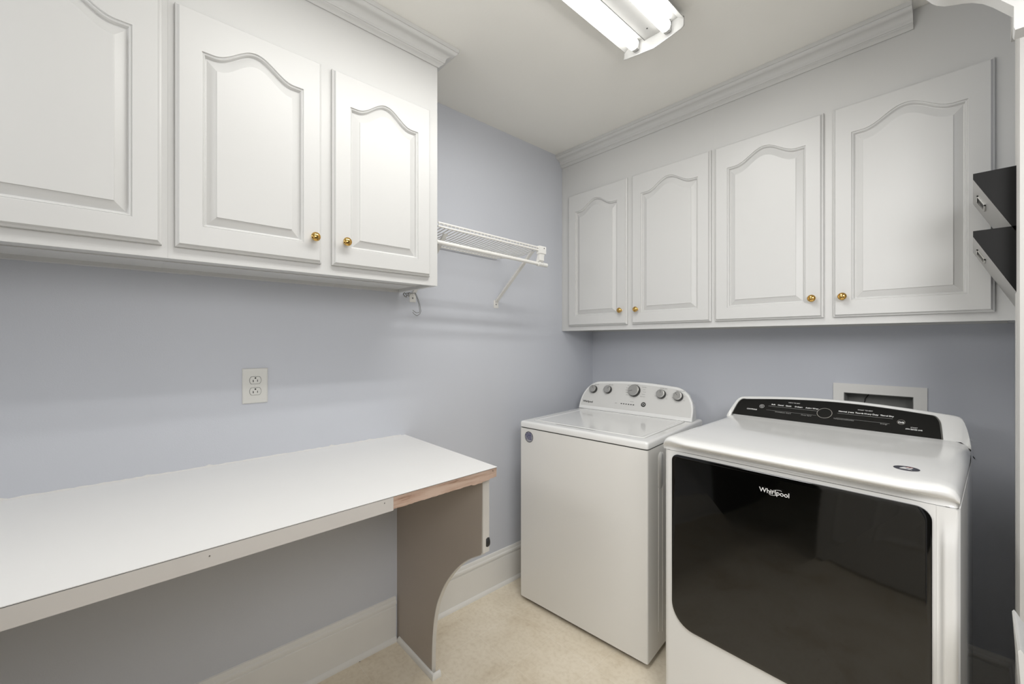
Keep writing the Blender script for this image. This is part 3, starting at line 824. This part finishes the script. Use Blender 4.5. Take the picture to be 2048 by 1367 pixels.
# energy label
sk = lathe('sticker', [(0, 0), (0.0265, 0), (0.0265, 0.0004), (0, 0.0005)], M['sticker_lt'], wm, n=40, loc=(loc_of(0.2185, -0.81)[0], -0.0002, 0.8315), rot=(pi/2, 0, 0))
lathe('sticker_rim', [(0.0265, 0.0002), (0.0273, 0.0006), (0.0242, 0.0007), (0.0240, 0.0004)], M['sticker_grey'], sk, n=40)
link('sticker_lettering', text_mesh([(s, z_, Matrix.Translation((0, yv, 0.0006)), 0.03) for s, yv, z_ in (('RATED', 0.0165, 0.0098), ('NUMBER 1', 0.0078, 0.0098), ('BRAND', -0.0008, 0.0098), ('5 YEAR', -0.0100, 0.0108))]), M['blue_print'], sk)
# pressed ribs on the right side panel
bm = bmesh.new()
for (yc, wv, zl, zh) in ((0.125, 0.050, 0.69, 0.845), (0.106, 0.009, 0.10, 0.70), (0.148, 0.009, 0.08, 0.84), (0.235, 0.030, 0.08, 0.84)):
    o_ = rrect(yc-wv/2, yc+wv/2, zl, zh, wv*0.49, 6)
    a = [bm.verts.new((WW-0.0005-0.03*y, y, z)) for y, z in o_]
    i_ = rrect(yc-wv/2+0.003, yc+wv/2-0.003, zl+0.003, zh-0.003, max(0.0012, wv*0.49-0.003), 6)
    b = [bm.verts.new((WW+0.0035-0.03*y, y, z)) for y, z in i_]
    ringmesh(bm, [a, b])
link('side_ribs', finish(bm, smooth=True, angle=60), M['enamel'], wm)
for x, y in ((0.05, 0.05), (WW-0.05, 0.05), (0.05, WD-0.05), (WW-0.05, WD-0.05)):
    tube_obj('foot', [[(x, y, 0.0003), (x, y, 0.0225)]], 0.02, M['rubber'], wm, 14)
boxes('toe_shadow_panel', [(0.02, WW-0.02, 0.02, WD-0.02, 0.012, 0.023)], M['gap'], wm)

# ------------------------------------------------------------------ dryer
DT = radians(-1.56)
dr = empty('dryer', (0.9746, -0.8949, 0), DT, 'white front-load dryer with a dark glass door and black control panel', 'dryer')
DW, DD = 0.718, 0.720
def dloc(wx, wy):
    dx, dy = wx-0.9746, wy+0.8949
    return dx*cos(DT)+dy*sin(DT), -dx*sin(DT)+dy*cos(DT)
# body
bm = bmesh.new(); prism(bm, rrect(0, DW, 0.0, DD, [0.022, 0.022, 0.006, 0.006], 6), 'z', 0.022, 0.9290)
link('body', finish(bm, smooth=True, angle=30), M['enamel2'], dr)
bm = bmesh.new(); prism(bm, rrect(0.0015, DW-0.0015, 0.0015, DD-0.002, [0.021, 0.021, 0.006, 0.006], 6), 'z', 0.9288, 0.9306)
link('seam', finish(bm), M['gap'], dr)
for x, y in ((0.05, 0.05), (DW-0.05, 0.05), (0.05, DD-0.05), (DW-0.05, DD-0.05)):
    tube_obj('foot', [[(x, y, 0.0003), (x, y, 0.0225)]], 0.02, M['rubber'], dr, 14)
# lid: lofted cross sections along x
NX = 60
def lid_section(u):
    """u in 0..1 across; returns list of (y,z)"""
    x = u*DW
    e = min(x, DW-x)
    k = 1.0 if e > 0.10 else (e/0.10)
    sh = 0.0 if e > 0.040 else (1 - sqrt(max(0, 1 - ((0.040-e)/0.040)**2)))       # shoulder drop 0..1
    ks = k*k*(3-2*k)
    zt = 0.9795 - 0.026*sh
    f = 0.25 + 0.75*ks
    q = [(0.001, 0.9300), (0.0075, 0.9335), (0.0105, 0.9385), (0.0095, 0.9425), (0.0030, 0.9465), (-0.0100, 0.9500), (-0.0215, 0.9535), (-0.0290, 0.9580), (-0.0320, 0.9625),
         (-0.0315, 0.9662), (-0.0275, 0.9698), (-0.0200, 0.9730), (-0.0090, 0.9757), (0.0060, 0.9777), (0.0250, 0.9789)]
    pr = [((y*f if y > 0 else y*(0.35+0.65*ks)) + 0.010*sh, z - sh*0.026*max(0, (z-0.93))/0.0495) for y, z in q]
    pr.append((0.050, zt+0.0005))
    pr.append((0.30, zt+0.0025))
    pr.append((0.500, zt+0.0035))
    pr.append((0.520, zt+0.0045 + 0.0015*ks))
    pr.append((0.566, zt+0.0095))
    return pr
bm = bmesh.new(); secs = []
for i in range(NX+1):
    t = i/NX
    # denser at ends
    s_ = 2*t-1
    u = 0.5 + 0.5*(abs(s_)**0.7)*(1 if s_ > 0 else -1)
    secs.append([bm.verts.new((u*DW - 0.013*(1-u)*max(0, y)/0.566, y, z)) for y, z in lid_section(u)])
for a, b in zip(secs, secs[1:]):
    for k in range(len(a)-1): bm.faces.new((a[k], b[k], b[k+1], a[k+1]))
# side skirts down to the seam
for sec, sgn in ((secs[0], 0), (secs[-1], 1)):
    low = [bm.verts.new((v.co.x + (0.002 if sgn == 0 else -0.002), v.co.y if v.co.y > 0.002 else v.co.y*0.2+0.002, 0.9300)) for v in sec[1:]]
    seq = sec
    for k in range(len(low)-1):
        f = (seq[k+1], seq[k+2], low[k+1], low[k])
        bm.faces.new(f if sgn == 0 else f[::-1])
bmesh.ops.remove_doubles(bm, verts=bm.verts[:], dist=0.00005)
link('top', finish(bm, smooth=True, angle=50), M['enamel2'], dr)
# console hump
def con_top(u):      # height of front top edge across
    return 1.050 + 0.0175*sin(pi*min(1, max(0, u)))
PX0, PX1 = dloc(1.000, -0.28)[0], dloc(1.645, -0.28)[0]
bm = bmesh.new(); secs = []
HX0, HX1 = -0.0, DW
prof_u = [0, .003, .0056, .009, .0125, .017, .021, .025, .029, .034, .039, .046, .053, .062, .07, .1, .15, .2, .3, .4, .5, .6, .7, .8, .85, .9, .93, .938, .947, .954, .961, .966, .971, .975, .979, .983, .9875, .991, .9944, .997, 1]
for u in prof_u:
    e = min(u, 1-u)*DW
    sh = 0 if e > 0.048 else (1 - sqrt(max(0, 1-((0.048-e)/0.048)**2)))
    zf = con_top((u-0.05)/0.9) + 0.0105
    hp_ = [(0, 0.0), (0.004, 0.25), (0.009, 0.52), (0.015, 0.76), (0.021, 0.905), (0.028, 0.968), (0.038, 0.995), (0.05, 1.0)]
    fr_ = 1.0
    for (a0, b0), (a1, b1) in zip(hp_, hp_[1:]):
        if a0 <= e <= a1: fr_ = b0 + (b1-b0)*(e-a0)/(a1-a0)
    zt = 0.986 + (zf-0.986)*fr_
    zb = 0.9885 if e > 0.02 else 0.9885 - 0.02*(1-e/0.02)
    zb = min(zb, zt-0.001)
    yb_, yt_ = 0.566, 0.566 + (zt-0.9885)*1.12
    yt_ = max(yt_, yb_+0.001)
    pr = [(yb_, zb), (yt_-0.006, zt-0.005), (yt_-0.001, zt-0.0012), (yt_+0.006, zt), (yt_+0.016, zt-0.002), (DD-0.055, zt-0.016 if zt > 1.0 else zt-0.004), (DD-0.040, 0.930)]
    secs.append([bm.verts.new((u*DW - 0.013*(1-u), y, z)) for y, z in pr])
for a, b in zip(secs, secs[1:]):
    for k in range(len(a)-1): bm.faces.new((a[k], b[k], b[k+1], a[k+1]))
for sec in (secs[0], secs[-1]):
    bm.faces.new(sec + [bm.verts.new((sec[0].co.x, sec[0].co.y, 0.930))])
hump = link('console', finish(bm, smooth=True, angle=45), M['enamel2'], dr)
# black panel on the sloped face
def pface(x, s):     # s 0..1 from bottom to top of face, follows console slope
    u = x/DW
    zt = con_top((u-0.05)/0.9) + 0.001
    z = 0.9895 + (zt-0.9895)*s
    return Vector((x, 0.566 + (z-0.9885)*1.02, z))
PN = Vector((0, -1, 1.02)).normalized(); PU = Vector((0, 1.02, 1)).normalized()
bm = bmesh.new(); NXP = 40
def panel_cols(x0, x1, off, s1):
    cols = []
    for i in range(NXP+1):
        t = i/NXP; x = x0 + (x1-x0)*t
        e = min(x-x0, x1-x); r = 0.028
        smax = s1 if e > r else s1 * (0.04 + 0.96*sqrt(max(0, 1-((r-e)/r)**2.0)))
        cols.append((x, smax))
    return cols
def slab(x0, x1, off, s1, name, m):
    bm = bmesh.new(); A = []
    xs = [x0 + d for d in (0, .0006, .0015, .003, .005, .008, .011, .016, .028)] + [x0+.028 + (x1-x0-.056)*k/24 for k in range(1, 24)] + [x1 - d for d in (.028, .016, .011, .008, .005, .003, .0015, .0006, 0)]
    for x in xs:
        e = min(x-x0, x1-x); r = 0.016
        # left/right ends lean like the photo: rounded only at the top corners
        smax = s1 if e >= r else s1*(0.62 + 0.38*sqrt(max(0, 1-((r-e)/r)**2)))
        b0 = pface(x, 0.0); t0 = pface(x, smax)
        ln = Vector((1, 0, 0)) * 0.011*((x1-x)-(x-x0))/(x1-x0)
        t0 = t0 + ln*smax
        A.append([bm.verts.new(b0-PN*0.002), bm.verts.new(b0+PN*off), bm.verts.new(t0+PN*off), bm.verts.new(t0-PN*0.002)])
    for a, b in zip(A, A[1:]):
        for k in range(3): bm.faces.new((a[k], b[k], b[k+1], a[k+1]))
    bm.faces.new(A[0]); bm.faces.new(A[-1][::-1])
    return link(name, finish(bm, smooth=True, angle=30), m, dr)
tr_ = slab(PX0-0.004, PX1+0.004, 0.0010, 1.03, 'panel_rim', M['steel'])
pn_ = slab(PX0, PX1, 0.0022, 1.0, 'control_panel', M['gloss_black'])
def dp(wx, z, off=0.0028):   # point on the black panel from world x and height
    lx = dloc(wx, -0.29)[0]
    return Vector((lx, 0.566 + (z-0.9885)*1.02, z)) + PN*off
ZC = -0.003
def ptxt(s, wx, z, size, bold=0.0): return (s, size, frame_mx(dp(wx, z+ZC), (1, 0, 0), PU), bold)
wt, gt = [], []
wt += [ptxt('CONTROLS', 1.070, 1.0173, 0.0075, .03)]
for s, x in (('Bulk', 1.145), ('Casual', 1.172), ('Quick', 1.200), ('Delicate', 1.236), ('Active Wear', 1.281)): wt.append(ptxt(s, x, 1.0425, 0.0082, .03))
for s, x in (('Normal', 1.379), ('Jeans', 1.404), ('Towels', 1.428), ('Heavy Duty', 1.462), ('Timed Dry', 1.505)): wt.append(ptxt(s, x, 1.0425, 0.0082, .03))
wt += [ptxt('HOW TO DRY', 1.217, 1.0550, 0.0062), ptxt('WHAT TO DRY', 1.443, 1.0530, 0.0062), ptxt('D/II', 1.5443, 1.0268, 0.010, .03), ptxt('START', 1.578, 1.0150, 0.006), ptxt('6TH SENSE LIVE', 1.578, 1.0095, 0.006, .03)]
for s, x in (('Wrinkle', 1.170), ('Static Guard', 1.198), ('Damp Signal', 1.268), ('Temperature', 1.374), ('Dryness', 1.405), ('Energy', 1.500)): gt.append(ptxt(s, x, 1.0165, 0.0070))
for it in wt: link('panel_lettering', text_mesh([it]), M['print_wh'], dr)
for it in gt: link('panel_small_lettering', text_mesh([it]), M['print'], dr)
bm = bmesh.new()
def rule(x0, x1, z, h=0.0009):
    p0 = dp(x0, z+ZC, 0.0024); p1 = dp(x1, z+ZC, 0.0024)
    vs = []
    for p in (p0, p1):
        for a in (-h/2, h/2):
            for o in (0, 0.0003): vs.append(bm.verts.new(p + PU*a + PN*o))
    for f in ((0,1,3,2),(4,6,7,5),(0,4,5,1),(2,3,7,6),(0,2,6,4),(1,5,7,3)): bm.faces.new([vs[i] for i in f])
rule(1.128, 1.300, 1.0355); rule(1.364, 1.521, 1.0355)
rule(1.125, 1.300, 1.0205, 0.0007); rule(1.362, 1.515, 1.0195, 0.0007)
link('panel_rules', finish(bm), M['print'], dr)
def ring_on_panel(wx, z, rx, wd, name, m):
    bm = bmesh.new(); c = dp(wx, z+ZC, 0.0024); n = 48; rings = []
    for r, o in ((rx, 0), (rx, 0.0010), (rx-wd, 0.0010), (rx-wd, 0)):
        rings.append([bm.verts.new(c + Vector((1,0,0))*(r*cos(2*pi*k/n)) + PU*(r*sin(2*pi*k/n)) + PN*o) for k in range(n)])
    rings.append(rings[0])
    for a, b in zip(rings, rings[1:]):
        for k in range(n): bm.faces.new((a[k], a[(k+1)%n], b[(k+1)%n], b[k]))
    return link(name, finish(bm, smooth=True), m, dr)
ring_on_panel(1.3245, 1.0305, 0.0245, 0.0018, 'dial_ring', M['chrome'])
ring_on_panel(1.1045, 1.0320, 0.0090, 0.0009, 'power_button_ring', M['print_wh'])
ring_on_panel(1.1045, 1.0320, 0.0042, 0.0009, 'power_symbol', M['print_wh'])
ring_on_panel(1.5443, 1.0278, 0.0105, 0.0012, 'start_button_ring', M['chrome'])
# round emblem sticker on the top
cst = dloc(1.5962, -0.8130)
zst = 0.9805
es = lathe('sticker', [(0, 0), (0.0262, 0), (0.0262, 0.0004), (0, 0.0005)], M['sticker_navy'], dr, n=40, loc=(cst[0], cst[1], zst+0.0002), rot=(radians(0.4), 0, 0))
es.scale = (0.97, 0.92, 1)
bm = bmesh.new()
for (x0_, w_) in ((-0.009, 0.005), (-0.002, 0.004), (0.006, 0.0035)):
    prism(bm, [(x0_-0.004, -0.009), (x0_+w_-0.004, -0.009), (x0_+w_+0.003, 0.010), (x0_+0.003, 0.010)], 'z', 0.0005, 0.0009)
bbox(bm, -0.012, 0.012, -0.0115, -0.0095, 0.0005, 0.0008)
link('sticker_figures', finish(bm), M['print_wh'], es)
bm = bmesh.new(); prism(bm, [(-0.002, 0.011), (0.012, 0.011), (0.010, 0.014), (-0.001, 0.014)], 'z', 0.0005, 0.0009)
link('sticker_red_mark', finish(bm), M['sticker_red'], es)

# door: bowed dark glass in a thin frame
GX0, GX1, GZ0, GZ1 = dloc(1.0085, -0.905)[0], dloc(1.6482, -0.905)[0], 0.338, 0.9195
def bow(x, z):
    u = (x-GX0)/(GX1-GX0)*2-1; v = (z-GZ0)/(GZ1-GZ0)*2-1
    return 0.016*(1-u*u)*(1-0.55*v*v)
def door_grid(x0, x1, z0, z1, rad, y_off, name, m, parent, edge=0.004, n=56):
    """bowed sheet with rounded corners: concentric rings"""
    bm = bmesh.new(); rings = []
    rs = rad
    out = rrect(x0, x1, z0, z1, rs, 10)
    cx, cz = (x0+x1)/2, (z0+z1)/2
    # back rim
    rings.append([bm.verts.new((x, -0.0005, z)) for x, z in out])
    for s in [1.0, 0.985, 0.96, 0.92, 0.86, 0.78, 0.68, 0.56, 0.44, 0.32, 0.2, 0.1]:
        rings.append([bm.verts.new((cx+(x-cx)*s, -(y_off + bow(cx+(x-cx)*s, cz+(z-cz)*s)) + (0.0015 if s == 1.0 else 0), cz+(z-cz)*s)) for x, z in out])
    nn = len(out)
    for a, b in zip(rings, rings[1:]):
        for k in range(nn): bm.faces.new((a[k], a[(k+1)%nn], b[(k+1)%nn], b[k]))
    c = bm.verts.new((cx, -(y_off+bow(cx, cz)), cz))
    for k in range(nn): bm.faces.new((rings[-1][k], rings[-1][(k+1)%nn], c))
    bm.faces.new(rings[0][::-1])
    return link(name, finish(bm, smooth=True, angle=50), m, parent)
door = door_grid(GX0, GX1, GZ0, GZ1, [0.075, 0.085, 0.030, 0.022], 0.006, 'door', M['glass'], dr)
# thin chrome line along the top of the door
# logo on the glass
def gpt(wx, z, off=0.0003):
    lx = dloc(wx, -0.915)[0]; return Vector((lx, -(0.006+bow(lx, z)) - off, z))
p0, p1 = gpt(1.300, 0.873), gpt(1.352, 0.873)
xd = (p1-p0).normalized(); mid = gpt(1.3265, 0.8735, 0.0012)
link('logo', text_mesh([('Whirlpool', 0.0185, frame_mx(mid, xd, (0, 0, 1)), 0.012)]), M['print_wh'], dr)
bm = bmesh.new(); pts = []
for k in range(25):
    a = 2*pi*k/24
    pts.append(mid + xd*(0.0035 + 0.0165*cos(a) + 0.003*sin(a)) + Vector((0, -0.0004, 1)).normalized()*(0.0085*sin(a)+0.004*cos(a)))
tube(bm, pts[2:22], 0.0005, 6)
link('logo_swirl', finish(bm, smooth=True), M['print_wh'], dr)
# rounded column right of the door with a finger groove beside it
bm = bmesh.new(); secs = []
cx0, cx1 = GX1 + 0.0065, DW - 0.0015
NZ = 40
for i in range(NZ+1):
    z = 0.03 + (0.9275-0.03)*i/NZ
    k = 1.0 if z < 0.845 else max(0.0, 1-(z-0.845)/0.05)
    k = k*k*(3-2*k)
    row = []
    for j in range(15):
        t = j/14; x = cx0 + (cx1-cx0)*t
        g = sin(pi*min(1, t/0.40))**2 if t < 0.40 else 0        # groove
        b = min(1, max(0, (t-0.12)/0.30)); b = b*b*(3-2*b)
        edge = 1 if t < 0.72 else sqrt(max(0, 1-((t-0.72)/0.28)**2))
        y = -(0.0006 + 0.0100*k*b*edge)
        if t > 0.999: y = 0.004
        row.append(bm.verts.new((x, y, z)))
    secs.append(row)
for a, b in zip(secs, secs[1:]):
    for k in range(14): bm.faces.new((a[k], a[k+1], b[k+1], b[k]))
link('front_column', finish(bm, smooth=True, angle=60, recalc=True), M['enamel2'], dr)

# ------------------------------------------------------------------ right wall things
# door casing (fluted) on the right wall

bm = bmesh.new()
pr = [(RX-0.0005, -0.600), (RX-0.022, -0.600), (RX-0.025, -0.604), (RX-0.025, -0.612)]
for k in range(4):
    yk = -0.616 - k*0.020
    pr += [(RX-0.0215, yk), (RX-0.0215, yk-0.006), (RX-0.025, yk-0.010), (RX-0.025, yk-0.016)]
pr += [(RX-0.022, -0.700), (RX-0.0005, -0.700)]
prism(bm, pr, 'z', 0.0, 2.085)
link('trim_3', finish(bm), M['casing'])['kind'] = 'structure'
boxes('trim_4', [(RX-0.032, RX-0.0005, -1.75, -0.592, 2.086, 2.230)], M['casing'], bevel=0.002)['kind'] = 'structure'
# scalloped bracket sticking out above the casing
prof_b = [(1.6328, 2.1516), (1.6346, 2.1359), (1.6389, 2.1297), (1.6449, 2.1201), (1.6526, 2.1114), (1.6651, 2.1022), (1.6791, 2.0964), (1.6951, 2.0910),
          (1.7108, 2.0835), (1.7261, 2.0721), (1.7411, 2.0554), (1.7557, 2.0358), (1.7700, 2.0166), (1.7700, 1.9727), (1.7720, 1.9660), (RX-0.0005, 1.9660), (RX-0.0005, 2.20), (1.6328, 2.20)]
bm = bmesh.new(); prism(bm, prof_b, 'y', -0.905, -0.860)
tag(link('wall_bracket', finish(bm, smooth=True, angle=30, bevel=0.003), M['board']), 'white scalloped bracket at the top right corner of the photo, above the door trim', 'bracket')
# white board standing against the wall below, with a slightly tapered outline
bm = bmesh.new()
prism(bm, [(1.7635, 0.7740), (1.7660, 0.7780), (1.7690, 0.7740), (1.7790, 0.7560), (1.8090, 0.7400), (1.8090, 0.0005), (1.8060, 0.0005)], 'y', -1.16, -1.00)
tag(link('leaning_board', finish(bm, bevel=0.0015), M['board']), 'white board with a slanted edge against the right wall, in the lower right corner', 'board')

# wall file pockets
def wall_file(z, label):
    t = empty('wall_file', (RX-0.0008, -0.65, z), 0, label, 'wall file', 'wall files on the right wall')
    # x negative = into the room; tip at x=-0.0977
    tip = 0.0975; W = 0.290
    side = [(0, 0), (-tip, 0), (-tip, -0.0145), (-0.002, -0.212), (0, -0.212)]
    for y0_, nm in ((0, 'side_panel'), (W-0.0016, 'side_panel')):
        bm = bmesh.new(); prism(bm, side, 'y', y0_, y0_+0.0016); link(nm, finish(bm), M['pocket'], t)
    bm = bmesh.new()
    prism(bm, [(-tip, -0.0005), (-tip, -0.0145), (-0.002, -0.212), (-0.0005, -0.2105), (-tip+0.0014, -0.0135), (-tip+0.0014, -0.0005)], 'y', 0.0017, W-0.0017)
    link('front_panel', finish(bm), M['pocket_face'], t)
    boxes('back_panel', [(-0.0014, 0, 0.0017, W-0.0017, -0.210, 0.0)], M['pocket'], t)
    # label holder on the sloped face
    d = Vector((tip-0.002, 0, -0.1975)).normalized(); n = Vector((-d.z, 0, d.x)) * -1
    if n.x > 0: n = -n
    def fp(s, y, o): return Vector((-tip, y, -0.0145)) + d*s + n*o
    bm = bmesh.new()
    def bar(s0, s1, ya, yb, o0, o1):
        vs = [bm.verts.new(fp(s, y, o)) for s in (s0, s1) for y in (ya, yb) for o in (o0, o1)]
        for f in ((0,1,3,2),(4,6,7,5),(0,4,5,1),(2,3,7,6),(0,2,6,4),(1,5,7,3)): bm.faces.new([vs[i] for i in f])
    ya, yb = 0.110, 0.185
    bar(0.020, 0.024, ya, yb, 0.0003, 0.0030); bar(0.052, 0.056, ya, yb, 0.0003, 0.0030); bar(0.020, 0.056, ya, ya+0.004, 0.0003, 0.0030); bar(0.020, 0.056, yb-0.004, yb, 0.0003, 0.0030)
    lh = link('label_holder', finish(bm), M['chrome'], t)
    bm = bmesh.new(); bar(0.0245, 0.0515, ya+0.0045, yb-0.0045, 0.0002, 0.0008); link('label_slot', finish(bm), M['dark'], lh)
    return t
wall_file(1.7472, 'upper of the two black metal wall files at the right edge, beside the cabinet door')
wall_file(1.5968, 'lower of the two black metal wall files at the right edge, just below the other')

# dark bit of wire behind the dryer
tag(tube_obj('cord_end', [[(1.704, -0.003, 0.928), (1.7035, -0.004, 0.916), (1.708, -0.003, 0.902), (1.7075, -0.004, 0.893), (1.7125, -0.003, 0.884), (1.7165, -0.004, 0.8785)]], 0.0016, M['rubber'], None, 6),
    'short dark cord end sticking out behind the dryer by the wall', 'cord')

# open white panel door behind the camera (mirrored in the dryer glass)
dl = empty('door_1', (1.775, -2.485, 0), radians(180+25), None, None); dl['kind'] = 'structure'
DLW = 0.86
boxes('door_leaf', [(0, DLW, -0.0175, 0.0175, 0.012, 2.03)], M['trim'], dl, bevel=0.002)
bm = bmesh.new()
for (a, b) in ((0.10, 0.39), (0.47, 0.76)):
    for (c, d) in ((0.25, 0.85), (1.0, 1.62), (1.72, 1.90)):
        for sgn in (-1, 1):
            r1 = [bm.verts.new((x, sgn*0.0178, z)) for x, z in ((a, c), (b, c), (b, d), (a, d))]
            r2 = [bm.verts.new((x, sgn*0.0250, z)) for x, z in ((a+0.02, c+0.02), (b-0.02, c+0.02), (b-0.02, d-0.02), (a+0.02, d-0.02))]
            r3 = [bm.verts.new((x, sgn*0.0190, z)) for x, z in ((a+0.05, c+0.05), (b-0.05, c+0.05), (b-0.05, d-0.05), (a+0.05, d-0.05))]
            ringmesh(bm, [r1, r2, r3], False, True)
link('door_panels', finish(bm), M['trim'], dl)
